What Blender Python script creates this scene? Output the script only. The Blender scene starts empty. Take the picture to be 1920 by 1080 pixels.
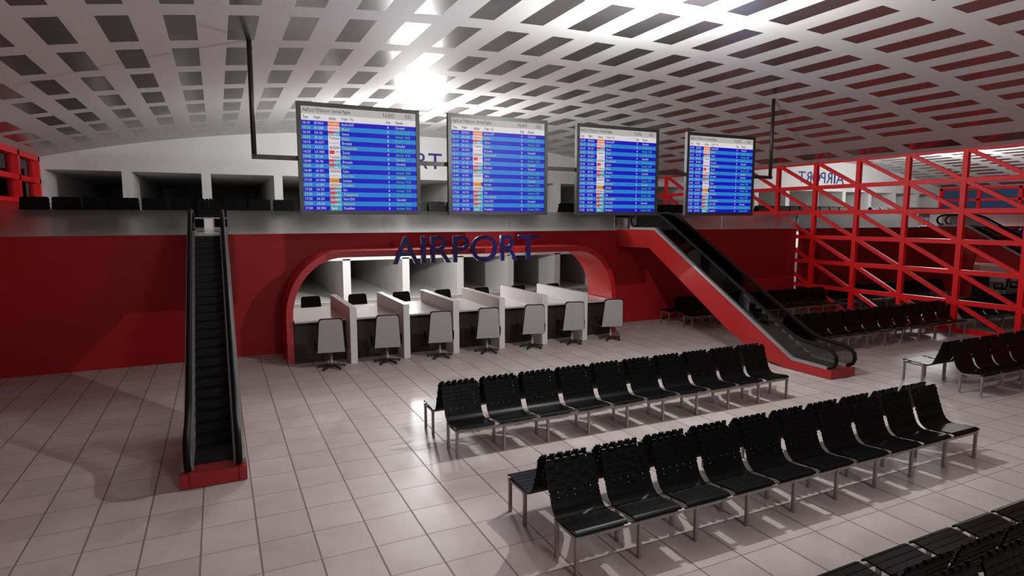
import bpy, bmesh, math, random
from mathutils import Vector, Matrix
random.seed(4)
PI = math.pi
COL = bpy.context.scene.collection
MX = 40.14                      # the second hall mirrors the first about the lattice: x -> MX - x

# ------------------------------------------------------------------ materials
def mat(name, color, rough=0.5, metal=0.0, spec=0.5, ior=1.5, **kw):
    m = bpy.data.materials.new(name); m.use_nodes = True
    b = m.node_tree.nodes['Principled BSDF']
    b.inputs['Base Color'].default_value = (*color, 1)
    b.inputs['Roughness'].default_value = rough
    b.inputs['Metallic'].default_value = metal
    b.inputs['Specular IOR Level'].default_value = spec
    b.inputs['IOR'].default_value = ior
    for k, v in kw.items():
        b.inputs[k.replace('_', ' ')].default_value = v
    return m

def srgb(r, g, b):
    f = lambda c: (c/255/12.92) if c/255 <= 0.04045 else ((c/255+0.055)/1.055)**2.4
    return (f(r), f(g), f(b))

def emit(name, rgb, s=1.0, rough=0.5):
    m = mat(name, (0.0, 0.0, 0.0), rough=rough, spec=0.15)
    b = m.node_tree.nodes['Principled BSDF']
    b.inputs['Emission Color'].default_value = (*srgb(*rgb), 1)
    b.inputs['Emission Strength'].default_value = s
    return m

def noise_mix(m, scale, c1, c2, detail=4, lo=0.35, hi=0.65, rough=None):
    nt = m.node_tree; b = nt.nodes['Principled BSDF']
    tc = nt.nodes.new('ShaderNodeNewGeometry')
    n = nt.nodes.new('ShaderNodeTexNoise'); n.inputs['Scale'].default_value = scale; n.inputs['Detail'].default_value = detail
    nt.links.new(tc.outputs['Position'], n.inputs['Vector'])
    r = nt.nodes.new('ShaderNodeValToRGB')
    r.color_ramp.elements[0].position = lo; r.color_ramp.elements[0].color = (*c1, 1)
    r.color_ramp.elements[1].position = hi; r.color_ramp.elements[1].color = (*c2, 1)
    nt.links.new(n.outputs['Fac'], r.inputs['Fac'])
    nt.links.new(r.outputs['Color'], b.inputs['Base Color'])
    return r

M = {}
M['white'] = mat('white_paint', (0.62, 0.61, 0.60), rough=0.55, spec=0.3)
noise_mix(M['white'], 0.7, (0.60, 0.59, 0.58), (0.64, 0.63, 0.62))
M['bayfloor'] = mat('pale_bay_floor', (0.80, 0.79, 0.77), rough=0.5, spec=0.3)
M['ceil'] = mat('white_gloss_ceiling', (0.60, 0.585, 0.58), rough=0.65, spec=0.15)
M['pane'] = mat('dark_gloss_pane', (0.30, 0.27, 0.27), rough=0.24, metal=0.85)
M['red'] = mat('red_paint', (0.33, 0.012, 0.014), rough=0.45, spec=0.2)
noise_mix(M['red'], 0.5, (0.31, 0.010, 0.012), (0.35, 0.013, 0.015))
M['redlat'] = mat('bright_red_steel', (0.80, 0.012, 0.014), rough=0.4, spec=0.25)
M['redarch'] = mat('red_arch_lacquer', (0.42, 0.014, 0.016), rough=0.28, spec=0.5)
M['redesc'] = mat('red_escalator_enamel', (0.29, 0.014, 0.015), rough=0.2, spec=0.4)
M['black'] = mat('black_plastic', (0.0025, 0.0025, 0.0025), rough=0.38, spec=0.13)
M['rubber'] = mat('black_rubber', (0.003, 0.003, 0.003), rough=0.6, spec=0.12)
M['steel'] = mat('grey_steel', (0.32, 0.29, 0.28), rough=0.4, metal=0.75)
M['alu'] = mat('brushed_grey_metal', (0.24, 0.24, 0.24), rough=0.4, metal=0.3)
M['step'] = mat('dark_step_metal', (0.006, 0.006, 0.006), rough=0.5, spec=0.25)
M['plate'] = mat('pale_landing_plate', (0.45, 0.43, 0.42), rough=0.3, metal=0.3)
M['bezel'] = mat('dark_grey_bezel', (0.018, 0.017, 0.016), rough=0.4)
M['pole'] = mat('black_steel_tube', (0.012, 0.011, 0.010), rough=0.45)
M['shell'] = mat('grey_chair_shell', (0.33, 0.32, 0.32), rough=0.45, spec=0.3)
M['fabric'] = mat('black_fabric', (0.010, 0.009, 0.009), rough=0.8, spec=0.2)
M['base'] = mat('dark_brown_metal', (0.035, 0.026, 0.024), rough=0.4, metal=0.4)
M['desk'] = mat('white_gloss_worktop', (0.46, 0.44, 0.43), rough=0.13, spec=0.3)
M['divider'] = mat('white_laminate', (0.62, 0.60, 0.59), rough=0.5, spec=0.25)
M['front'] = mat('dark_brown_panel', (0.030, 0.021, 0.018), rough=0.5, spec=0.2)
noise_mix(M['front'], 3.0, (0.027, 0.019, 0.016), (0.035, 0.025, 0.021))
M['blue'] = mat('deep_blue_letter', (0.012, 0.012, 0.13), rough=0.25)
M['blueflat'] = mat('blue_paint_letter', (0.020, 0.018, 0.16), rough=0.5)
M['floor2'] = mat('polished_upper_floor', (0.42, 0.41, 0.40), rough=0.18, spec=0.5)

def glass(name, tint, rough, ior=1.45):
    m = mat(name, tint, rough=rough, ior=ior)
    m.node_tree.nodes['Principled BSDF'].inputs['Transmission Weight'].default_value = 1.0
    return m
M['frost'] = glass('frosted_glass', (0.80, 0.80, 0.80), 0.28, 1.3)

def tinted(name, tint, refl):
    m = bpy.data.materials.new(name); m.use_nodes = True
    nt = m.node_tree; nt.nodes.clear()
    o = nt.nodes.new('ShaderNodeOutputMaterial')
    t = nt.nodes.new('ShaderNodeBsdfTransparent'); t.inputs['Color'].default_value = (*tint, 1)
    g = nt.nodes.new('ShaderNodeBsdfGlossy'); g.inputs['Roughness'].default_value = 0.02
    f = nt.nodes.new('ShaderNodeFresnel'); f.inputs['IOR'].default_value = refl
    x = nt.nodes.new('ShaderNodeMixShader')
    nt.links.new(f.outputs[0], x.inputs[0]); nt.links.new(t.outputs[0], x.inputs[1]); nt.links.new(g.outputs[0], x.inputs[2])
    nt.links.new(x.outputs[0], o.inputs[0])
    return m
M['smoke'] = tinted('smoked_glass', (0.66, 0.64, 0.64), 1.45)
M['winglass'] = tinted('blue_grey_window_glass', (0.85, 0.9, 0.95), 1.2)

def floor_material():
    m = mat('beige_floor_tile', (0.5, 0.45, 0.43), rough=0.2)
    nt = m.node_tree; b = nt.nodes['Principled BSDF']; L = nt.links.new; b.inputs['Specular IOR Level'].default_value = 0.12
    g = nt.nodes.new('ShaderNodeNewGeometry'); s = nt.nodes.new('ShaderNodeSeparateXYZ'); L(g.outputs['Position'], s.inputs[0])
    def op(o, a, bb):
        n = nt.nodes.new('ShaderNodeMath'); n.operation = o
        for i, v in enumerate((a, bb)):
            if v is None: continue
            if isinstance(v, (int, float)): n.inputs[i].default_value = v
            else: L(v, n.inputs[i])
        return n.outputs[0]
    u = op('DIVIDE', op('ADD', s.outputs['X'], 100*0.5545-0.24+0.011), 0.5545)
    v = op('DIVIDE', op('ADD', s.outputs['Y'], 100*0.601-0.06+0.006), 0.601)
    fu, fv = op('FRACT', u, None), op('FRACT', v, None)
    gu, gv = op('LESS_THAN', fu, 0.034), op('LESS_THAN', fv, 0.017)
    gr = op('MAXIMUM', gu, gv)
    cu, cv = op('FLOOR', u, None), op('FLOOR', v, None)
    cmb = nt.nodes.new('ShaderNodeCombineXYZ'); L(cu, cmb.inputs[0]); L(cv, cmb.inputs[1])
    wn = nt.nodes.new('ShaderNodeTexWhiteNoise'); wn.noise_dimensions = '3D'; L(cmb.outputs[0], wn.inputs['Vector'])
    n1 = nt.nodes.new('ShaderNodeTexNoise'); n1.inputs['Scale'].default_value = 1.6; n1.inputs['Detail'].default_value = 6
    off = nt.nodes.new('ShaderNodeVectorMath'); off.operation = 'MULTIPLY_ADD'
    L(wn.outputs['Color'], off.inputs[0]); off.inputs[1].default_value = (30, 30, 30); L(g.outputs['Position'], off.inputs[2])
    L(off.outputs[0], n1.inputs['Vector'])
    r = nt.nodes.new('ShaderNodeValToRGB')
    r.color_ramp.elements[0].position = 0.3; r.color_ramp.elements[0].color = (0.40, 0.345, 0.315, 1)
    r.color_ramp.elements[1].position = 0.7; r.color_ramp.elements[1].color = (0.475, 0.425, 0.405, 1)
    L(n1.outputs['Fac'], r.inputs['Fac'])
    hs = nt.nodes.new('ShaderNodeHueSaturation'); L(r.outputs['Color'], hs.inputs['Color'])
    L(op('ADD', op('MULTIPLY', wn.outputs['Value'], 0.10), 0.95), hs.inputs['Value'])
    mx = nt.nodes.new('ShaderNodeMix'); mx.data_type = 'RGBA'
    L(gr, mx.inputs[0]); L(hs.outputs['Color'], mx.inputs[6]); mx.inputs[7].default_value = (0.17, 0.15, 0.14, 1)
    L(mx.outputs[2], b.inputs['Base Color'])
    L(op('ADD', op('MULTIPLY', gr, 0.2), 0.42), b.inputs['Roughness'])
    bp = nt.nodes.new('ShaderNodeBump'); bp.inputs['Strength'].default_value = 0.25; bp.inputs['Distance'].default_value = 0.004
    L(op('SUBTRACT', 1.0, gr), bp.inputs['Height']); L(bp.outputs[0], b.inputs['Normal'])
    return m
M['floor'] = floor_material()

# ------------------------------------------------------------------ mesh helpers
def box(bm, x0, x1, y0, y1, z0, z1, mi=0, bevel=0):
    v = [bm.verts.new(p) for p in ((x0,y0,z0),(x1,y0,z0),(x1,y1,z0),(x0,y1,z0),(x0,y0,z1),(x1,y0,z1),(x1,y1,z1),(x0,y1,z1))]
    fs = [bm.faces.new([v[i] for i in f]) for f in ((0,3,2,1),(4,5,6,7),(0,1,5,4),(1,2,6,5),(2,3,7,6),(3,0,4,7))]
    for f in fs: f.material_index = mi
    if bevel:
        es = list({e for f in fs for e in f.edges})
        bmesh.ops.bevel(bm, geom=es, offset=bevel, segments=2, affect='EDGES', profile=0.6)
    return v

def bar(bm, p, q, w, h, up=(0,0,1), mi=0):
    p, q = Vector(p), Vector(q); d = (q-p).normalized(); u = Vector(up)
    s = d.cross(u).normalized(); u = s.cross(d).normalized()
    vs = []
    for c in (p, q):
        for a, b in ((-1,-1),(1,-1),(1,1),(-1,1)):
            vs.append(bm.verts.new(c + s*a*w/2 + u*b*h/2))
    for f in ((3,2,1,0),(4,5,6,7),(0,1,5,4),(1,2,6,5),(2,3,7,6),(3,0,4,7)):
        bm.faces.new([vs[i] for i in f]).material_index = mi

def tube(bm, pts, r, n=8, closed=False):
    pts = [Vector(p) for p in pts]; rings = []
    for i, p in enumerate(pts):
        a = pts[max(i-1, 0)]; b = pts[min(i+1, len(pts)-1)]
        d = (b-a).normalized()
        u = Vector((1,0,0)) if abs(d.x) < 0.9 else Vector((0,0,1))
        s = d.cross(u).normalized(); u = s.cross(d).normalized()
        rr = r[i] if isinstance(r, (list, tuple)) else r
        rings.append([bm.verts.new(p + (s*math.cos(2*PI*k/n) + u*math.sin(2*PI*k/n))*rr) for k in range(n)])
    for a, b in zip(rings, rings[1:]):
        for k in range(n):
            f = bm.faces.new((a[k], a[(k+1) % n], b[(k+1) % n], b[k])); f.smooth = True
    bm.faces.new(rings[0][::-1]); bm.faces.new(rings[-1])

def prism(bm, poly, x0, x1, mi=0):
    """polygon of (y, z) swept from x0 to x1"""
    a = [bm.verts.new((x0, y, z)) for y, z in poly]; b = [bm.verts.new((x1, y, z)) for y, z in poly]
    n = len(poly)
    for i in range(n):
        bm.faces.new((a[i], a[(i+1) % n], b[(i+1) % n], b[i])).material_index = mi
    bm.faces.new(a[::-1]).material_index = mi; bm.faces.new(b).material_index = mi

def ribbon(bm, top, bot, x0, x1):
    """closed strip between two (y,z) polylines of equal length, swept in x"""
    n = len(top)
    g = [[[bm.verts.new((x, *p)) for p in line] for line in (top, bot)] for x in (x0, x1)]
    for i in range(n-1):
        bm.faces.new((g[0][0][i], g[1][0][i], g[1][0][i+1], g[0][0][i+1]))
        bm.faces.new((g[0][1][i+1], g[1][1][i+1], g[1][1][i], g[0][1][i]))
        for s in (0, 1):
            f = [g[s][0][i], g[s][0][i+1], g[s][1][i+1], g[s][1][i]]
            bm.faces.new(f if s == 0 else f[::-1])
    for i in (0, n-1):
        bm.faces.new((g[0][0][i], g[0][1][i], g[1][1][i], g[1][0][i]))

def mesh(name, bm, mats, smooth=None):
    bmesh.ops.recalc_face_normals(bm, faces=bm.faces)
    me = bpy.data.meshes.new(name); bm.to_mesh(me); bm.free()
    for m in (mats if isinstance(mats, (list, tuple)) else [mats]): me.materials.append(m)
    if smooth is not None:
        for p in me.polygons: p.use_smooth = True
        me.set_sharp_from_angle(angle=math.radians(smooth))
    return me

def link(name, me, parent=None, loc=(0,0,0), rot=(0,0,0)):
    o = bpy.data.objects.new(name, me); COL.objects.link(o)
    o.location = loc; o.rotation_euler = rot; o.parent = parent
    return o

def obj(name, bm, m, parent=None, loc=(0,0,0), smooth=None, label=None):
    o = link(name, mesh(name, bm, m, smooth), parent, loc)
    if label: o['label'] = label
    return o

def thing(name, label, cat, loc=(0,0,0), rotz=0, group=None):
    o = link(name, None, None, loc, (0,0,rotz)); o.empty_display_size = 0.1
    o['label'] = label; o['category'] = cat
    if group: o['group'] = group
    return o

def struct(name, bm, m, smooth=None):
    o = obj(name, bm, m, smooth=smooth); o['kind'] = 'structure'; return o

def dup(root, loc, rotz=None, label=None, group=None, mirror=False):
    r = root.copy(); COL.objects.link(r); r.location = loc
    if rotz is not None: r.rotation_euler = (0,0,rotz)
    if mirror: r.scale = (-1, 1, 1)
    if label: r['label'] = label
    if group: r['group'] = group
    def rec(a, b):
        for ch in a.children:
            c = ch.copy(); COL.objects.link(c); c.parent = b; rec(ch, c)
    rec(root, r)
    return r

# ------------------------------------------------------------------ dimensions
XL, XT = -5.26, 20.0            # left wall, lattice plane
YW, YB = 16.31, 25.52           # red wall, far wall of the upper floor
ZU = 3.05                       # upper floor
YN = -9.0                       # wall behind the viewer
TD = 14.0                       # depth of the bays
def vz(x): return 6.9 - 1.43*(min(abs(x-7.37), 12.7)/12.63)**2.15

# ------------------------------------------------------------------ floor, walls, ceiling
bm = bmesh.new(); box(bm, XL-0.2, MX-XL+0.2, YN-0.2, YB+TD, -0.15, 0.0); struct('floor', bm, M['floor'])

slots = [7.18]
def sp(x): return 0.98 - 0.0019*(x-7.37)**2
while slots[-1] < 17.9: slots.append(slots[-1] + sp(slots[-1]+0.45))
lo = [7.18]
while lo[-1] > -3.3: lo.append(lo[-1] - sp(lo[-1]-0.45))
slots = sorted(set(lo[1:] + slots))
slot_x = [(c-0.24*sp(c)/0.98, c+0.24*sp(c)/0.98) for c in slots if -3.9 < c < 18.65]
slot_x = [(-4.91, -4.33)] + slot_x + [(19.07, 19.65)]
slot_y = [(6.65+1.94*k, 6.65+1.94*k+1.43) for k in range(-8, 9)] + [(24.11, 25.3)]
def ceiling(fx):
    bm = bmesh.new()
    xs = [XL-0.1] + [v for s in slot_x for v in s] + [XT+0.07]
    fine = []
    for i, (a, b) in enumerate(zip(xs, xs[1:])): fine += [(a, b, i % 2 == 1)]
    ys = [YN] + [v for s in slot_y for v in s] + [YB+0.1]
    vs = {}
    def v(x, y, dz=0):
        k = (round(x, 4), round(y, 4), dz)
        if k not in vs: vs[k] = bm.verts.new((fx(x), y, vz(x)+dz))
        return vs[k]
    for a, b, sx in fine:
        for j, (c, d) in enumerate(zip(ys, ys[1:])):
            f = bm.faces.new((v(a,c), v(a,d), v(b,d), v(b,c)))
            f.material_index = 1 if (sx and j % 2 == 1) else 0
            f.smooth = True
    for a, b, sx in fine:          # the roof deck above, so the ceiling is a slab
        bm.faces.new((v(a,YN,0.3), v(b,YN,0.3), v(b,YB+0.1,0.3), v(a,YB+0.1,0.3)))
    me = bpy.data.meshes.new('ceiling'); 
    bmesh.ops.recalc_face_normals(bm, faces=[f for f in bm.faces])
    bm.to_mesh(me); bm.free(); me.materials.append(M['ceil']); me.materials.append(M['pane'])
    o = link('ceiling', me); o['kind'] = 'structure'
idn = lambda x: x
mir = lambda x: MX - x

def arch_profile(off=0.0, n=14):
    """half outline from the right foot over the top to the left foot; off > 0 grows it outward"""
    cx = 6.05; hw = 4.535 + off; a, b, z0 = 1.2+off, 1.40+off, 1.09
    pts = [(cx+hw, 0.0)]
    for i in range(n+1):
        t = PI/2*i/n
        pts.append((cx+hw-a+a*math.cos(t), z0+b*math.sin(t)))
    return pts + [(2*cx-x, z) for x, z in reversed(pts)]

BAY0, BAYP, BAYW = -2.93, 2.507, 0.31
def hall(fx):
    ceiling(fx)
    B = lambda bm, x0, x1, *r: box(bm, min(fx(x0), fx(x1)), max(fx(x0), fx(x1)), *r)
    # red front wall with the arched opening
    bm = bmesh.new()
    pr = arch_profile(0.05); top = ZU-0.12
    y0, y1 = YW, YW+0.02
    def quad(*p):
        bm.faces.new([bm.verts.new((fx(x), y, z)) for x, y, z in p])
    for y in (y0, y1):
        quad((XL, y, 0), (pr[-1][0], y, 0), (pr[-1][0], y, top), (XL, y, top))
        quad((pr[0][0], y, 0), (XT, y, 0), (XT, y, top), (pr[0][0], y, top))
        for (xa, za), (xb, zb) in zip(pr[1:-1], pr[2:-1]):
            quad((xa, y, za), (xb, y, zb), (xb, y, top), (xa, y, top))
    for (xa, za), (xb, zb) in zip(pr, pr[1:]):
        quad((xa, y0, za), (xb, y0, zb), (xb, y1, zb), (xa, y1, za))
    quad((XT, y0, 0), (XT, y1, 0), (XT, y1, top), (XT, y0, top))
    bmesh.ops.remove_doubles(bm, verts=bm.verts, dist=1e-4)
    struct('wall_front', bm, M['red'])
    # upper floor slab, its red edge
    bm = bmesh.new(); B(bm, XL, XT-0.0, YW+0.02, YB, ZU-0.12, ZU); struct('floor_upper', bm, M['floor2'])
    bm = bmesh.new(); B(bm, XL, XT, YW, YW+0.02, ZU-0.12, ZU-0.004); struct('trim_edge', bm, M['red'])
    # far wall with deep bays on both levels
    bm = bmesh.new()
    ys = (YB, YB+TD)
    for k in range(-1, 10):
        x = BAY0+BAYP*k; x0, x1 = max(x, XL), min(x+BAYW, XT)
        if x1 > x0:
            B(bm, x0, x1, *ys, 0, 1.76); B(bm, x0, x1, *ys, ZU, 5.08)
    B(bm, XL, XT, *ys, 1.70, ZU); B(bm, XL, XT, *ys, 5.08, 7.3)
    B(bm, XL, XT, YB+TD, YB+TD+0.2, 0, 7.3)
    B(bm, XL, XT, YB+0.01, YB+TD, 0.0, 0.006, 1)
    struct('wall_far', bm, [M['white'], M['bayfloor']])
    # side wall: red below, window band above
    bm = bmesh.new(); B(bm, XL-0.2, XL, YN, YB, 0, 3.93); B(bm, XL-0.2, XL, YN, YB, 5.47, 5.9); B(bm, XL-0.2, XL, YB, YB+TD, 0, 7.3)
    struct('wall_side', bm, M['red'])
    bm = bmesh.new()
    pitch = 2.33
    yy = [YB-0.09-pitch*k for k in range(15)]
    for y in yy: B(bm, XL-0.2, XL+0.02, y-0.09, y+0.09, 3.93, 5.47)
    for z, h in ((3.98, 0.06), (4.66, 0.075), (5.40, 0.08)): B(bm, XL-0.2, XL+0.02, YN, YB, z-h, z+h)
    w = struct('window_1' if fx is idn else 'window_2', bm, M['redlat'])
    bm = bmesh.new(); B(bm, XL-0.16, XL-0.14, YN, YB, 3.93, 5.47)
    obj('pane', bm, M['winglass'], w)
    # wall behind
    bm = bmesh.new(); B(bm, XL, XT+0.07, YN-0.2, YN, 0, 7.3); struct('wall_behind', bm, M['white'])
hall(idn); hall(mir)

# ------------------------------------------------------------------ arched surround
def make_arch():
    t = thing('arch_surround', 'red rounded arch framing the row of check-in counters nearest the viewer', 'arch', (6.05, 15.0, 0))
    bm = bmesh.new(); i, o = arch_profile(0.0), arch_profile(0.155); d = 1.305
    def pt(p, y): return bm.verts.new((p[0]-6.05, y, p[1]))
    R = [[pt(p, y) for p in q] for q, y in ((i,0),(o,0),(o,d),(i,d))]
    n = len(i)
    for k in range(n-1):
        for a, b in ((0,1),(1,2),(2,3),(3,0)):
            bm.faces.new((R[a][k], R[b][k], R[b][k+1], R[a][k+1]))
    for k in (0, n-1): bm.faces.new([R[a][k] for a in range(4)])
    obj('arch_shell', bm, M['redarch'], t, smooth=35)
    return t
arch = make_arch()
dup(arch, (MX-6.05, 15.0, 0), label='red rounded arch around the check-in counters beyond the red lattice')

# ------------------------------------------------------------------ lettering
def text_mesh(body, extrude=0.0, offset=0.0, res=4):
    cu = bpy.data.curves.new('lettering', 'FONT'); cu.body = body; cu.extrude = extrude; cu.offset = offset; cu.resolution_u = res
    o = bpy.data.objects.new('lettering', cu); COL.objects.link(o)
    bpy.context.view_layer.update()
    dg = bpy.context.evaluated_depsgraph_get()
    me = bpy.data.meshes.new_from_object(o.evaluated_get(dg))
    bpy.data.objects.remove(o)
    return me

def fit(me, x0, x1, z0, z1, y, front=-1):
    """stand a text mesh up in the xz plane, stretched to a box"""
    xs = [v.co.x for v in me.vertices]; ys = [v.co.y for v in me.vertices]
    sx = (x1-x0)/max(max(xs)-min(xs), 1e-6); sy = (z1-z0)/max(max(ys)-min(ys), 1e-6); mx, my = min(xs), min(ys)
    for v in me.vertices:
        x, yy, z = v.co
        v.co = (x0+(x-mx)*sx, y - z, z0+(yy-my)*sy)

LET = (('A',3.919,4.586),('I',4.652,4.773),('R',4.907,5.451),('P',5.515,5.964),('O',6.012,6.774),('R',6.874,7.403),('T',7.415,8.023))
sign = thing('airport_sign', 'raised blue AIRPORT letters standing on the near check-in arch', 'sign', (5.97, 14.95, 2.29))
for ch, a, b in LET:
    me = text_mesh(ch, extrude=0.045, offset=0.004)
    fit(me, a-5.97, b-5.97, -0.01 if ch == 'O' else 0.0, 0.70 if ch == 'O' else 0.69, 0.0)
    me.materials.append(M['blue']); link('letter', me, sign)
dup(sign, (MX-5.97, 14.95, 2.29), label='mirrored raised blue letters on the arch beyond the red lattice', mirror=True)
LET2 = (('A',4.86,5.60),('I',5.66,5.80),('R',5.95,6.48),('P',6.57,7.02),('O',7.02,7.76),('R',7.79,8.31),('T',8.33,8.95))
wsign = thing('airport_sign', 'flat blue AIRPORT lettering high on the white far wall behind the first screen', 'sign', (6.9, YB-0.01, 5.55))
for ch, a, b in LET2:
    me = text_mesh(ch, extrude=0.004, offset=0.003)
    fit(me, a-6.9, b-6.9, 0, 0.66, 0.0)
    me.materials.append(M['blueflat']); link('letter', me, wsign)
dup(wsign, (MX-6.9, YB-0.01, 5.55), label='mirrored flat blue AIRPORT lettering on the white wall beyond the lattice', mirror=True)

# ------------------------------------------------------------------ red lattice between the halls
lat = thing('lattice_screen', 'tall bright red steel lattice of posts, rails and diagonals dividing the two halls', 'lattice', (20.07, 12.0, 0))
K = [20.665-1.676*k for k in range(-2, 13)]
SZ = 0.9128; W = 0.14
bm = bmesh.new(); box(bm, -W/2, W/2, -W/2, W/2, 0.0, 6*SZ+W/2); pm = mesh('post', bm, M['redlat'])
for y in K: link('post', pm, lat, (0, y-12.0, 0))
L0, L1 = K[-1]-12.0, YB-12.0
bm = bmesh.new(); box(bm, -W/2+0.01, W/2-0.01, L0, L1, -W/2, W/2); rm = mesh('rail', bm, M['redlat'])
for j in range(7): link('rail', rm, lat, (0, 0, (W/2 if j == 0 else j*SZ)))
bm = bmesh.new(); bar(bm, (0, 0, 0), (0, -1.676, -SZ), 0.10, 0.11); dm = mesh('diagonal', bm, M['redlat'])
for i, y in enumerate(K[:-1]):
    for j in range(1, 7): link('diagonal', dm, lat, (0, y-12.0, j*SZ))

# ------------------------------------------------------------------ escalators
def make_escalator(label):
    t = thing('escalator', label, 'escalator', (-0.188, 8.44, 0), group='escalators up to the upper floor')
    Y0 = 8.44
    sh = lambda pts: [(y-Y0, z) for y, z in pts]
    bm = bmesh.new()
    hi = [(8.44,0.20),(8.6,0.205),(9.45,0.225),(14.43,3.085),(16.31,3.085)]
    prism(bm, sh([(8.44,0.015)] + [(8.44,0.20),(8.70,0.21),(9.45,0.11),(14.43,2.95),(16.31,2.95)] + [(16.31,2.53),(14.62,2.55),(11.33,0.57),(10.8,0.32),(10.3,0.12),(9.65,0.015)]), -0.30, 0.30)
    side = sh([(8.44,0.015)] + hi + [(16.31,2.53),(14.62,2.55),(11.33,0.57),(10.8,0.32),(10.3,0.12),(9.65,0.015)])
    prism(bm, side, -0.39, -0.28); prism(bm, side, 0.28, 0.39)
    obj('truss_body', bm, M['redesc'], t)
    # grey side decks that follow the slope
    up = sh([(8.56,0.26),(9.45,0.285),(14.43,3.16),(15.6,3.16)])
    dn = [(y, z-0.07) for y, z in up]
    for s in (-1, 1):
        bm = bmesh.new(); ribbon(bm, up, dn, s*0.31-0.075, s*0.31+0.075)
        obj('side_deck', bm, M['alu'], t)
    # combs and landing
    bm = bmesh.new(); box(bm, -0.235, 0.235, 0.30, 1.05, 0.16, 0.225); obj('comb_plate', bm, M['step'], t)
    bm = bmesh.new(); box(bm, -0.235, 0.235, 14.45-Y0, 16.31-Y0, 2.94, 3.075); obj('landing_plate', bm, M['plate'], t)
    # steps
    n = 24; rise, run = (3.06-0.21)/n, (14.45-9.45)/n
    bm = bmesh.new()
    box(bm, -0.235, 0.235, -0.02, run, -0.03, 0.0); box(bm, -0.235, 0.235, -0.02, 0.0, -rise-0.06, -0.03)
    for i in range(18):
        x = -0.225+i*0.0253; box(bm, x, x+0.012, -0.02, run-0.01, 0.0, 0.006)
    sm = mesh('step', bm, M['step'])
    for i in range(n): link('step', sm, t, (0, 9.45-Y0+run*i, 0.21+rise*(i+1)))
    # balustrades and handrails
    rail = [(8.72,0.215),(8.56,0.225),(8.44,0.29),(8.395,0.40),(8.41,0.51),(8.50,0.60),(8.66,0.655),(8.90,0.675),(9.20,0.70),(9.45,0.77),(9.7,0.89),
            (14.05,3.42),(14.3,3.53),(14.6,3.59),(15.30,3.585),(15.50,3.55),(15.63,3.46),(15.66,3.36),(15.62,3.25),(15.52,3.18),(15.40,3.17)]
    glass_top = [(8.62,0.62),(8.90,0.66),(9.20,0.685),(9.45,0.755),(9.7,0.875),(14.05,3.405),(14.3,3.515),(14.6,3.575),(15.30,3.57),(15.48,3.53)]
    glass_bot = [(8.62,0.24),(8.90,0.25),(9.20,0.26),(9.45,0.27),(9.7,0.41),(14.05,2.92),(14.3,3.06),(14.6,3.14),(15.30,3.15),(15.48,3.15)]
    for s in (-1, 1):
        bm = bmesh.new(); ribbon(bm, sh(glass_top), sh(glass_bot), s*0.30-0.008, s*0.30+0.008)
        prism(bm, sh([(8.62,0.62),(8.50,0.585),(8.425,0.50),(8.41,0.40),(8.455,0.30),(8.56,0.24),(8.62,0.24)]), s*0.30-0.008, s*0.30+0.008)
        obj('glass_balustrade', bm, M['smoke'], t)
        bm = bmesh.new()
        pts = sh(rail); fine = []
        for a, b in zip(pts, pts[1:]): fine += [a]
        tube(bm, [(s*0.30, y, z) for y, z in fine + [pts[-1]]], 0.042, 10)
        obj('handrail', bm, M['rubber'], t)
    return t
esc = make_escalator('escalator with red base climbing head-on at the left of the arch')
dup(esc, (12.025, 8.44, 0), label='escalator with glossy red side climbing past the right end of the arch')
dup(esc, (MX-12.025, 8.44, 0), label='dark escalator seen beyond the red lattice', mirror=True)

# ------------------------------------------------------------------ frosted parapets on the upper floor edge
def rail_panel(x0, x1, label):
    t = thing('glass_parapet', label, 'parapet', ((x0+x1)/2, YW+0.06, ZU), group='frosted glass parapets along the upper floor edge')
    h = (x1-x0)/2
    n = max(1, round((x1-x0)/4)); w = (x1-x0)/n
    for i in range(n):
        bm = bmesh.new(); box(bm, -h+w*i+0.01, -h+w*(i+1)-0.01, -0.01, 0.01, 0.0, 0.57); obj('glass_panel', bm, M['frost'], t)
rail_panel(XL, -0.60, 'frosted glass parapet left of the head-on escalator')
rail_panel(0.22, 11.61, 'long frosted glass parapet above the near arch, between the two escalators')
rail_panel(12.44, XT, 'frosted glass parapet between the right escalator and the red lattice')
rail_panel(MX-XT, MX-12.44, 'frosted glass parapet just beyond the red lattice')
rail_panel(MX-11.61, MX-0.22, 'frosted glass parapet above the arch beyond the lattice, past the far escalator')

# ------------------------------------------------------------------ check-in counters
U0, UP = 1.50, 1.29
def make_counter(label, i, l=0.0, r=0.0):
    t = thing('check_in_counter', label, 'counter', (U0+UP*(i+0.5), 14.95, 0), group='check-in counters under the arch')
    a, b = -UP/2+0.081-l, UP/2-0.081+r
    bm = bmesh.new(); box(bm, a, b, -0.15, 2.15, 0.985, 1.03, bevel=0.004); obj('worktop', bm, M['desk'], t)
    bm = bmesh.new(); box(bm, a+0.002, b-0.002, 0.0, 0.05, 0.0, 0.985); obj('front_panel', bm, M['front'], t)
    bm = bmesh.new(); box(bm, a+0.002, b-0.002, 1.9, 1.95, 0.0, 0.985); obj('back_panel', bm, M['front'], t)
    return t
ords = ['first', 'second', 'third', 'fourth', 'fifth', 'sixth', 'seventh']
make_counter('first check-in counter from the left, against the left foot of the arch', 0, l=0.06)
cnt = make_counter('second check-in counter from the left under the near arch', 1)
end = make_counter('last check-in counter on the right, against the right foot of the near arch', 6, r=0.06)
for i in range(2, 6):
    dup(cnt, (U0+UP*(i+0.5), 14.95, 0), label=f'{ords[i]} check-in counter from the left under the near arch')
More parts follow.
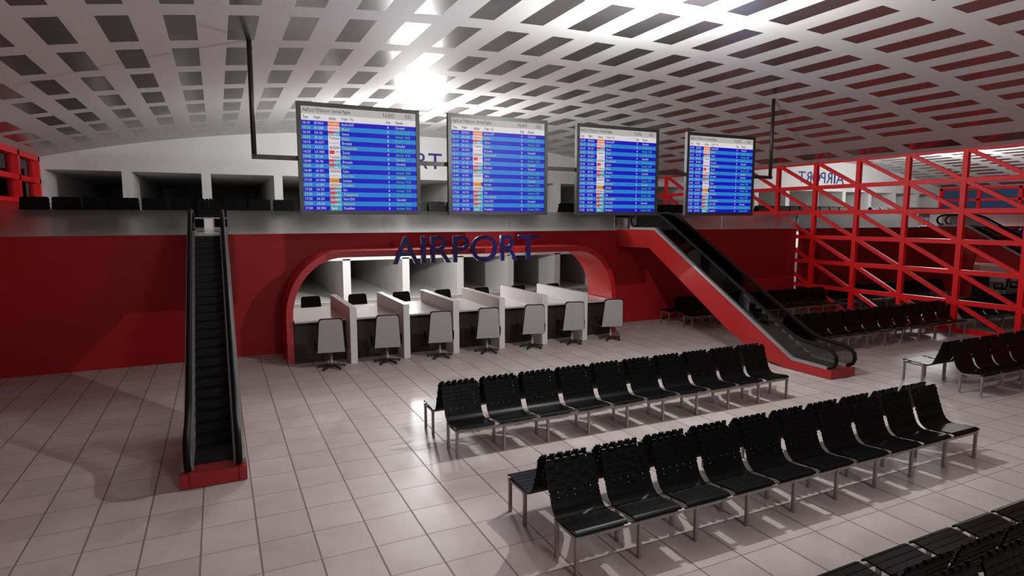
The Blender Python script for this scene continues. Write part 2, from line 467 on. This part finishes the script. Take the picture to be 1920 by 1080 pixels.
for i, lab in ((6, 'end check-in counter under the arch beyond the red lattice'), (5, 'second check-in counter under the arch beyond the red lattice')):
    dup(end if i == 6 else cnt, (MX-(U0+UP*(i+0.5)), 14.95, 0), label=lab, mirror=True)
bm = bmesh.new(); box(bm, -0.08, 0.08, 0.0, 2.75, 0.0, 1.35, bevel=0.006)
div = obj('counter_divider', bm, M['divider'], loc=(U0+UP, 14.37, 0))
div['label'] = 'white divider wall between the first and second check-in counters'; div['category'] = 'divider'; div['group'] = 'white dividers between check-in counters'
for i in range(2, 7):
    d = dup(div, (U0+UP*i, 14.37, 0), label=f'white divider wall between the {ords[i-1]} and {ords[i]} check-in counters')
for i, lab in ((6, 'white counter divider beyond the red lattice, nearest the far arch foot'), (5, 'second white counter divider beyond the red lattice')):
    dup(div, (MX-(U0+UP*i), 14.37, 0), label=lab)

# ------------------------------------------------------------------ swivel chairs (facing +y)
def make_chair(label):
    t = thing('swivel_chair', label, 'chair', (2.226, 14.17, 0), group='grey swivel chairs at the check-in counters')
    def plate(w0, w1, y, z0, z1, th, lean, r=0.07, n=10):
        """rounded-top trapezoid plate"""
        bm = bmesh.new(); out = []
        out.append((-w0/2, z0)); out.append((w0/2, z0))
        for k in range(5):
            a = PI/2*k/4; out.append((w1/2-r+r*math.cos(a), z1-r+r*math.sin(a)))
        for k in range(5):
            a = PI/2+PI/2*k/4; out.append((-w1/2+r+r*math.cos(a), z1-r+r*math.sin(a)))
        F = [bm.verts.new((x, y+lean*(z-z0), z)) for x, z in out]; Bk = [bm.verts.new((x, y+th+lean*(z-z0), z)) for x, z in out]
        m = len(out)
        bm.faces.new(F); bm.faces.new(Bk[::-1])
        for i in range(m): bm.faces.new((F[i], F[(i+1) % m], Bk[(i+1) % m], Bk[i]))
        return bm
    LEAN = -0.16
    bm = plate(0.60, 0.50, -0.16, 0.40, 1.175, 0.025, LEAN)
    prof = [(-0.16,0.40),(-0.13,0.385),(-0.05,0.375),(0.26,0.385)]
    ribbon(bm, [(y, z+0.022) for y, z in prof], prof, -0.30, 0.30)
    obj('back_shell', bm, M['shell'], t, smooth=30)
    bm = plate(0.64, 0.535, -0.133, 0.42, 1.198, 0.035, LEAN); obj('back_cushion', bm, M['fabric'], t, smooth=30)
    bm = bmesh.new(); box(bm, -0.29, 0.29, -0.13, 0.29, 0.41, 0.475, bevel=0.02); obj('seat_cushion', bm, M['fabric'], t, smooth=40)
    for s in (-1, 1):
        bm = bmesh.new(); x = s*0.345
        tube(bm, [(x*0.85, -0.02, 0.42),(x, 0.0, 0.44),(x, -0.02, 0.62),(x, 0.02, 0.645),(x, 0.26, 0.635),(x, 0.29, 0.60),(x, 0.24, 0.44),(x*0.85, 0.22, 0.42)], 0.018, 8)
        obj('armrest', bm, M['black'], t)
    bm = bmesh.new(); tube(bm, [(0,0,0.06),(0,0,0.20),(0,0,0.201),(0,0,0.38)], [0.04,0.04,0.028,0.028], 14); obj('column', bm, M['alu'], t)
    for k in range(5):
        a = 2*PI*k/5+0.3; d = Vector((math.cos(a), math.sin(a), 0)); s = Vector((-d.y, d.x, 0))
        bm = bmesh.new(); A = []
        for r, w, zt, zb in ((0.02,0.034,0.105,0.06),(0.33,0.02,0.055,0.02)):
            A.append([bm.verts.new(d*r+s*w*q+Vector((0,0,z))) for q, z in ((-1,zb),(1,zb),(0.7,zt),(-0.7,zt))])
        for i in range(4): bm.faces.new((A[0][i], A[0][(i+1)%4], A[1][(i+1)%4], A[1][i]))
        bm.faces.new(A[0]); bm.faces.new(A[1])
        tube(bm, [d*0.31+Vector((0,0,0.0)), d*0.31+Vector((0,0,0.03))], 0.02, 8)
        obj('base_leg', bm, M['base'], t)
    return t
CX = (2.226, 3.524, 4.845, 6.126, 7.44, 8.68, 9.96)
ch0 = make_chair('swivel chair with its grey back to us at the first counter from the left')
ch0.rotation_euler = (0, 0, -0.12)
for i in range(1, 7):
    lab = f'swivel chair with its grey back to us at the {ords[i]} counter from the left' if i < 6 else 'swivel chair with its grey back to us by the right foot of the near arch'
    dup(ch0, (CX[i], 14.15, 0), label=lab, rotz=-0.12 - 0.03*i)
for i, lab in ((6, 'grey swivel chair beyond the lattice at the end counter of the far arch'), (5, 'grey swivel chair beyond the lattice, second from the foot of the far arch')):
    dup(ch0, (MX-CX[i], 14.15, 0), label=lab, rotz=0.5)
for i in range(7):
    lab = f'black-fronted swivel chair behind the {ords[i]} check-in counter from the left'
    dup(ch0, (2.35+1.335*i, 17.95, 0), rotz=PI+0.08, label=lab, group='staff chairs behind the check-in counters')

# ------------------------------------------------------------------ waiting benches (ten seats, facing -y)
SW, SPI = 0.592, 0.683
PROF0 = [(-0.765,0.425),(-0.755,0.445),(-0.72,0.452),(-0.60,0.440),(-0.48,0.424),(-0.42,0.420),(-0.36,0.432),(-0.31,0.468),(-0.275,0.52),(-0.245,0.60),(-0.20,0.72),(-0.165,0.83),(-0.135,0.93)]
PROF = PROF0
def set_profile(ext):
    global PROF, PLEN
    PROF = [(y if i < 4 else y+ext, z) for i, (y, z) in enumerate(PROF0)]
    PLEN = sum(math.hypot(b[0]-a[0], b[1]-a[1]) for a, b in zip(PROF, PROF[1:]))
def prof_pt(s):
    d = [0.0]
    for a, b in zip(PROF, PROF[1:]): d.append(d[-1]+math.hypot(b[0]-a[0], b[1]-a[1]))
    s = max(0.0, min(s, d[-1]))
    for i in range(len(PROF)-1):
        if s <= d[i+1]+1e-9:
            t = (s-d[i])/(d[i+1]-d[i]); a, b = PROF[i], PROF[i+1]
            p = (a[0]+(b[0]-a[0])*t, a[1]+(b[1]-a[1])*t)
            tx, tz = (b[0]-a[0]), (b[1]-a[1]); l = math.hypot(tx, tz)
            return p, (-tz/l, tx/l)
    return PROF[-1], (-1, 0)
def seat_shell(ext):
    set_profile(ext)
    bm = bmesh.new(); T = 0.018; h = SW/2
    def strip(s0, s1, x0, x1, off=0.0, n=1, th=T, wave=None):
        top, bot = [], []
        for i in range(n+1):
            s = s0+(s1-s0)*i/n; (y, z), (ny, nz) = prof_pt(s)
            o = off + (wave(s) if wave else 0)
            top.append((y+ny*(o+th/2), z+nz*(o+th/2))); bot.append((y+ny*(o-th/2), z+nz*(o-th/2)))
        ribbon(bm, top, bot, x0, x1)
    # seat pad: front lip and slats with grooves
    strip(0.0, 0.055, -h, h, n=3)
    s = 0.055
    sl = 0.052+ext/6
    for i in range(6):
        strip(s+0.006, s+sl, -h, h, n=1); s += sl
    strip(0.055, s, -h+0.015, h-0.015, off=-0.010, n=6, th=0.008)
    b0 = 0.60+ext
    strip(s+0.004, b0, -h, h, n=10); nb = 6; step = (PLEN-0.02-b0)/nb
    # woven back: flat cross bands and five upright straps that pass over and under
    for j in range(nb):
        a = b0 + step*j
        strip(a+0.007, a+step-0.007, -h-(0.006 if j % 2 else 0), h+(0.006 if j % 2 else 0), n=2, off=0.0)
    cw = SW/6
    for i in range(6):
        x = -h+cw*i; sg = 1 if i % 2 else -1
        strip(b0-0.02, PLEN, x+0.007, x+cw-0.007, n=12, th=0.012, wave=lambda s, sg=sg: 0.006*sg*math.sin(PI*(s-b0)/step) if s > b0 else 0.012*sg*0)
        (y, z), (ny, nz) = prof_pt(PLEN)
        if i < 6: tube(bm, [(x+0.012, y, z+0.004), (x+cw*0.62, y, z+0.004)], 0.019 if i % 2 else 0.015, 8)
    return mesh('seat_shell', bm, M['black'], 30)
SHELL = {False: seat_shell(0.0), True: seat_shell(0.13)}
def leg_mesh(h=0.41):
    bm = bmesh.new(); box(bm, -0.018, 0.018, -0.018, 0.018, 0, h); box(bm, -0.022, 0.022, -0.022, 0.022, h-0.045, h-0.005)
    return mesh('leg', bm, M['steel'])
LEG = leg_mesh()
bm = bmesh.new()
LX = [-3.352+0.745*k for k in range(10)]
for y in (-0.735, -0.355): box(bm, -3.37, 3.37, y-0.016, y+0.016, 0.372, 0.402)
for x in LX: box(bm, x-0.014, x+0.014, -0.735, -0.355, 0.374, 0.400)
FRAME = mesh('frame', bm, M['steel'])
def make_bench(label, group, rear):
    t = thing('waiting_bench', label, 'bench', (0,0,0), 0, group)
    link('frame', FRAME, t)
    for k in range(10): link('seat', SHELL[rear], t, (-3.40+SPI*(k+0.5)-0.015, 0, 0))
    for y in (-0.735, -0.355):
        for x in LX: link('leg', LEG, t, (x, y, 0))
    return t
proto = {}
def bench(cx, cy, z, rear, label, group):
    if rear not in proto:
        proto[rear] = make_bench(label, group, rear); o = proto[rear]; o.location = (cx, cy, z); o.rotation_euler = (0,0,PI if rear else 0)
    else:
        o = dup(proto[rear], (cx, cy, z), PI if rear else 0.0, label, group)
    return o
C1, C2 = 6.305, 16.44
def row(cx, cy, z, desc, group):
    bench(cx, cy, z, False, f'black bench facing us in {desc}', group)
    bench(cx, cy, z, True, f'black bench facing away in {desc}', group)
g1 = 'black waiting benches on the tiled floor'
row(C1, 8.65, 0, 'the back-to-back row nearest the check-in chairs', g1)
row(C1, 5.42, 0, 'the long middle row of the near floor', g1)
row(C1, 2.445, 0, 'the row cut off by the bottom right corner', g1)
row(C2, 7.06, 0, 'the row cut off by the right edge of the picture', g1)
row(C2, 10.87, 0, 'the row behind the foot of the right escalator', g1)
row(C2, 15.0, 0, 'the row against the red wall behind the right escalator', g1)
g2 = 'black waiting benches beyond the red lattice'
row(MX-C2, 7.06, 0, 'the nearest row beyond the red lattice', g2)
row(MX-C2, 10.87, 0, 'the second row beyond the red lattice', g2)
row(MX-C2, 15.0, 0, 'the row against the red wall beyond the lattice', g2)
g3 = 'black waiting benches on the upper floor'
YU = 20.0
row(-1.2, YU, ZU, 'the upper floor row above the left escalator', g3)
row(7.1, YU, ZU, 'the upper floor row behind the first two screens', g3)
row(15.0, YU, ZU, 'the upper floor row above the right escalator', g3)
row(MX-15.0, YU, ZU, 'the upper floor row just beyond the lattice', g3)
row(MX-7.1, YU, ZU, 'the upper floor row above the far arch', g3)

# ------------------------------------------------------------------ arrival screens
YD = 11.85
DW, DH, DZ = 2.295, 2.035, 3.505
DXL = (1.395, 4.285, 7.325, 10.495)
frame = thing('hanging_frame', 'black tube frame hanging from the ceiling that carries the four screens', 'frame', (7.0, YD+0.103, 4.55))
for x in (0.665, 13.52):
    bm = bmesh.new(); tube(bm, [(x-7.0, 0, 0.0-0.02), (x-7.0, 0, vz(x)-4.55)], 0.045, 10); obj('pole', bm, M['pole'], frame)
bm = bmesh.new(); box(bm, 0.62-7.0, 13.565-7.0, -0.04, 0.04, -0.06, 0.02); obj('crossbar', bm, M['pole'], frame)
f2 = dup(frame, (MX-7.0, YD+0.103, 4.55), label='black hanging tube frame glimpsed at the right edge beyond the lattice', mirror=True)

E_ = dict(dark=emit('screen_dark_blue', (26, 20, 178), 1.0), light=emit('screen_light_blue', (38, 124, 200), 1.0), head=emit('screen_grey', (176, 172, 172), 1.0),
          sub=emit('screen_white', (214, 210, 210), 1.0), ink=emit('screen_ink', (66, 62, 66), 1.0), wt=emit('screen_text_white', (186, 180, 205), 1.0),
          yel=emit('screen_text_yellow', (176, 182, 90), 1.0), grn=emit('screen_text_green', (76, 172, 110), 1.0), org=emit('logo_orange', (226, 120, 66), 1.0),
          red=emit('logo_red', (214, 52, 62), 1.0), teal=emit('logo_teal', (62, 152, 172), 1.0), navy=emit('logo_ink', (60, 60, 96), 1.0), amber=emit('logo_amber', (220, 146, 48), 1.0), logo=emit('logo_white', (212, 206, 212), 1.0))
ROWS = [('16:10','EZY4013','easyJet','Berlin-SXF','B','Canceled'),('16:15','IB-3388','IBERIA','Madrid','B','Arrived  16:07'),('16:10','OA 153','OLYMPIC','Santos','B','Arrived  16:02'),
 ('16:20','ZF 645','athens','Ithaca','B','Arrived  16:10'),('16:15','SN 6371','brussels','Brussels','B','Canceled'),('16:15','A3 612','AEGEAN','Thessaloniki','B','Arrived  16:20'),
 ('16:25','LX 1838','SWISS','Zurich','B','Arrived  16:32'),('16:40','ZF 243','athens','Milano','B','Canceled'),('16:40','OA 146','OLYMPIC','Brussels','B','Canceled'),
 ('16:45','OA 205','OLYMPIC','Paros','B','Arrived  16:50'),('16:40','A3 931','AEGEAN','Cairo','A','Arrived  17:00'),('16:50','AF 1832','airfrance','Paris-CDG','B','Canceled'),
 ('17:10','LH 5941','Lufthansa','Larnaca','A','Arrived  17:15'),('17:15','A3 871','AEGEAN','Heraklion','A','Arrived  17:20'),('17:20','OA 733','OLYMPIC','Kos','B','Arrived  17:20'),
 ('17:20','OA 871','OLYMPIC','Thessaloniki','B','Arrived  17:30'),('17:25','OA 234','OLYMPIC','Paris-CDG','B','Canceled'),('17:30','OA 605','OLYMPIC','Santorini','B','Arrived  17:40'),
 ('17:30','BD 5952','bmi','Frankfurt','B','Arrived  18:15')]
def make_screen(label):
    t = thing('arrivals_screen', label, 'screen', (DXL[0], YD, DZ), group='arrivals screens hanging in a row')
    bz = 0.075
    bm = bmesh.new()
    for x0, x1, z0, z1 in ((0,bz,0,DH),(DW-bz,DW,0,DH),(bz,DW-bz,0,bz),(bz,DW-bz,DH-bz,DH)): box(bm, x0, x1, -0.03, 0.05, z0, z1)
    box(bm, 0, DW, 0.05, 0.06, 0, DH)
    obj('bezel', bm, M['bezel'], t)
    # the lit picture: stripes, then lettering a hair in front
    Wd, Hd = DW-2*bz, DH-2*bz
    hh, sh_ = 0.135, 0.115; rh = (Hd-hh-sh_)/19
    bm = bmesh.new(); y = -0.012
    def q(x0, x1, z0, z1, mi, yy=y):
        bm.faces.new([bm.verts.new(p) for p in ((x0,yy,z0),(x1,yy,z0),(x1,yy,z1),(x0,yy,z1))]).material_index = mi
    top = DH-bz; x0, x1 = bz, DW-bz
    q(x0, x1, top-hh, top, 2); q(x0, x1, top-hh-sh_, top-hh, 3)
    for i in range(19):
        z1 = top-hh-sh_-rh*i; q(x0, x1, z1-rh, z1, i % 2)
    me = bpy.data.meshes.new('display'); bm.to_mesh(me); bm.free()
    for k in ('dark','light','head','sub'): me.materials.append(E_[k])
    disp = link('display', me, t)
    parts = {}
    def put(key, body, fx, zc, h, w=None):
        m2 = text_mesh(body, 0, 0.014, 2)
        xs = [v.co.x for v in m2.vertices]
        if not xs: return
        nat = (max(xs)-min(xs))*h*1.25
        w = w or nat*0.62
        fit(m2, x0+fx*Wd, x0+fx*Wd+w, zc-h/2, zc+h/2, -0.0155)
        b = parts.setdefault(key, bmesh.new()); b.from_mesh(m2); bpy.data.meshes.remove(m2)
    def patch(key, fa, fb, za, zb, yy=-0.0135):
        b = parts.setdefault(key, bmesh.new())
        b.faces.new([b.verts.new((x0+f*Wd, yy, z)) for f, z in ((fa,za),(fb,za),(fb,zb),(fa,zb))])
    put('ink', 'Αφίξεις Πτήσεων / Arrival Flights', 0.012, top-hh*0.52, 0.085, 0.40*Wd)
    put('ink', '9-2-2012', 0.70, top-hh*0.5, 0.07, 0.10*Wd); put('ink', '15:52', 0.90, top-hh*0.5, 0.07, 0.06*Wd)
    for s, f, w in (('Time',0.012,0.045),('Flight',0.105,0.055),('Airline',0.228,0.06),('Origin / Via',0.335,0.10),('Area',0.725,0.04),('Remark',0.815,0.068)):
        put('ink', s, f, top-hh-sh_*0.52, 0.062, w*Wd)
    for i, (a, b_, lg, c, d, e) in enumerate(ROWS):
        zc = top-hh-sh_-rh*(i+0.5); h = rh*0.55
        tk = 'wt' if i % 2 == 0 else 'yel'
        put(tk, a, 0.012, zc, h, 0.058*Wd); put('wt' , b_, 0.105, zc, h, 0.011*len(b_)*Wd)
        put('yel' if i % 2 else 'wt', c, 0.335, zc, h, 0.0105*len(c)*Wd); put('wt', d, 0.737, zc, h*0.95, 0.013*Wd)
        put(('wt' if i % 2 == 0 else 'yel') if e[0] == 'C' else 'grn', e, 0.81, zc, h, (0.085 if e[0] == 'C' else 0.135)*Wd)
        fa, fb, za, zb = 0.218, 0.318, zc-rh/2, zc+rh/2
        if lg == 'easyJet': patch('org', fa, fb, za, zb); put('logo', lg, fa+0.006, zc, rh*0.6, 0.088*Wd)
        elif lg == 'IBERIA': patch('logo', fa, fb, za, zb); put('red', lg, fa+0.008, zc, rh*0.5, 0.075*Wd); patch('amber', fb-0.014, fb-0.004, za+rh*0.2, zb-rh*0.1, -0.0145)
        elif lg == 'OLYMPIC':
            patch('teal', fa, fb, za, zb); patch('red', fa, fa+0.045, zc, zb, -0.0142); patch('red', fa+0.045, fa+0.06, zc+rh*0.25, zb, -0.0142); put('logo', lg, fa+0.003, zc-rh*0.18, rh*0.42, 0.095*Wd)
        elif lg == 'SWISS': patch('logo', fa, fb, za, zb); patch('red', fa+0.006, fa+0.05, za+rh*0.12, zb-rh*0.1, -0.0145); put('navy', lg, fa+0.055, zc+rh*0.15, rh*0.3, 0.04*Wd)
        elif lg == 'Lufthansa': patch('amber', fa, fb, za, zb); patch('navy', fb-0.018, fb, za, zb, -0.0145); put('navy', lg, fa+0.015, zc, rh*0.35, 0.06*Wd)
        elif lg == 'bmi': patch('teal', fa, fb, za, zb); put('logo', lg, fa+0.015, zc, rh*0.6, 0.045*Wd)
        elif lg == 'athens': patch('logo', fa, fb, za, zb); patch('amber', fa+0.010, fa+0.022, zc-rh*0.05, zc+rh*0.35, -0.0145); put('navy', lg, fa+0.025, zc, rh*0.5, 0.068*Wd)
        elif lg == 'AEGEAN': patch('logo', fa, fb, za, zb); put('ink', lg, fa+0.006, zc, rh*0.6, 0.088*Wd)
        else: patch('logo', fa, fb, za, zb); put('navy', lg, fa+0.010, zc, rh*0.2, 0.08*Wd)
    for k, b in parts.items():
        m2 = bpy.data.meshes.new('lettering'); b.to_mesh(m2); b.free(); m2.materials.append(E_[k])
        link('lettering', m2, disp)
    return t
s0 = make_screen('blue and white arrivals screen, first and largest from the left')
for x, lab in zip(DXL[1:], ('second arrivals screen from the left, with a paler glare', 'third arrivals screen from the left, above the head of the right escalator', 'fourth arrivals screen, smallest, beside the red lattice')):
    dup(s0, (x, YD, DZ), label=lab)

# ------------------------------------------------------------------ light
def lamp(name, loc, power, r=0.03, color=(1,1,1)):
    l = bpy.data.lights.new(name, 'POINT'); l.energy = power; l.shadow_soft_size = r; l.color = color
    o = bpy.data.objects.new(name, l); COL.objects.link(o); o.location = loc
lamp('hall_lamp', (6.75, 7.85, 5.5), 800, 0.04)
lamp('rear_fill', (4.0, -5.0, 5.6), 950, 0.6)  # unseen soft fill added behind the viewer to lift the near floor and walls
for fx in (idn, mir):
    lamp('gallery_lamp', (fx(6.0), 18.8, 5.95), 1300, 0.6)
    lamp('check_in_lamp', (fx(6.0), 20.8, 2.6), 1050, 0.1)
w = bpy.data.worlds.new('night'); bpy.context.scene.world = w; w.use_nodes = True
w.node_tree.nodes['Background'].inputs[0].default_value = (*srgb(40, 54, 72), 1); w.node_tree.nodes['Background'].inputs[1].default_value = 1.0

# ------------------------------------------------------------------ camera
cam = bpy.data.cameras.new('camera'); cam.sensor_width = 36; cam.lens = 1139.0/1920*36; cam.clip_end = 200
co = bpy.data.objects.new('camera', cam); COL.objects.link(co)
co.location = (0, 0, 3.435); co.rotation_euler = (PI/2-0.1143, 0, -0.4503)
sc = bpy.context.scene; sc.camera = co
sc.view_settings.view_transform = 'Standard'; sc.view_settings.look = 'None'
sc.view_settings.exposure = 0.0; sc.view_settings.gamma = 1.0; sc.view_settings.use_curve_mapping = False
sc.cycles.max_bounces = 10; sc.cycles.diffuse_bounces = 5; sc.cycles.glossy_bounces = 5; sc.cycles.transmission_bounces = 8; sc.cycles.transparent_max_bounces = 12
sc.cycles.sample_clamp_indirect = 6.0
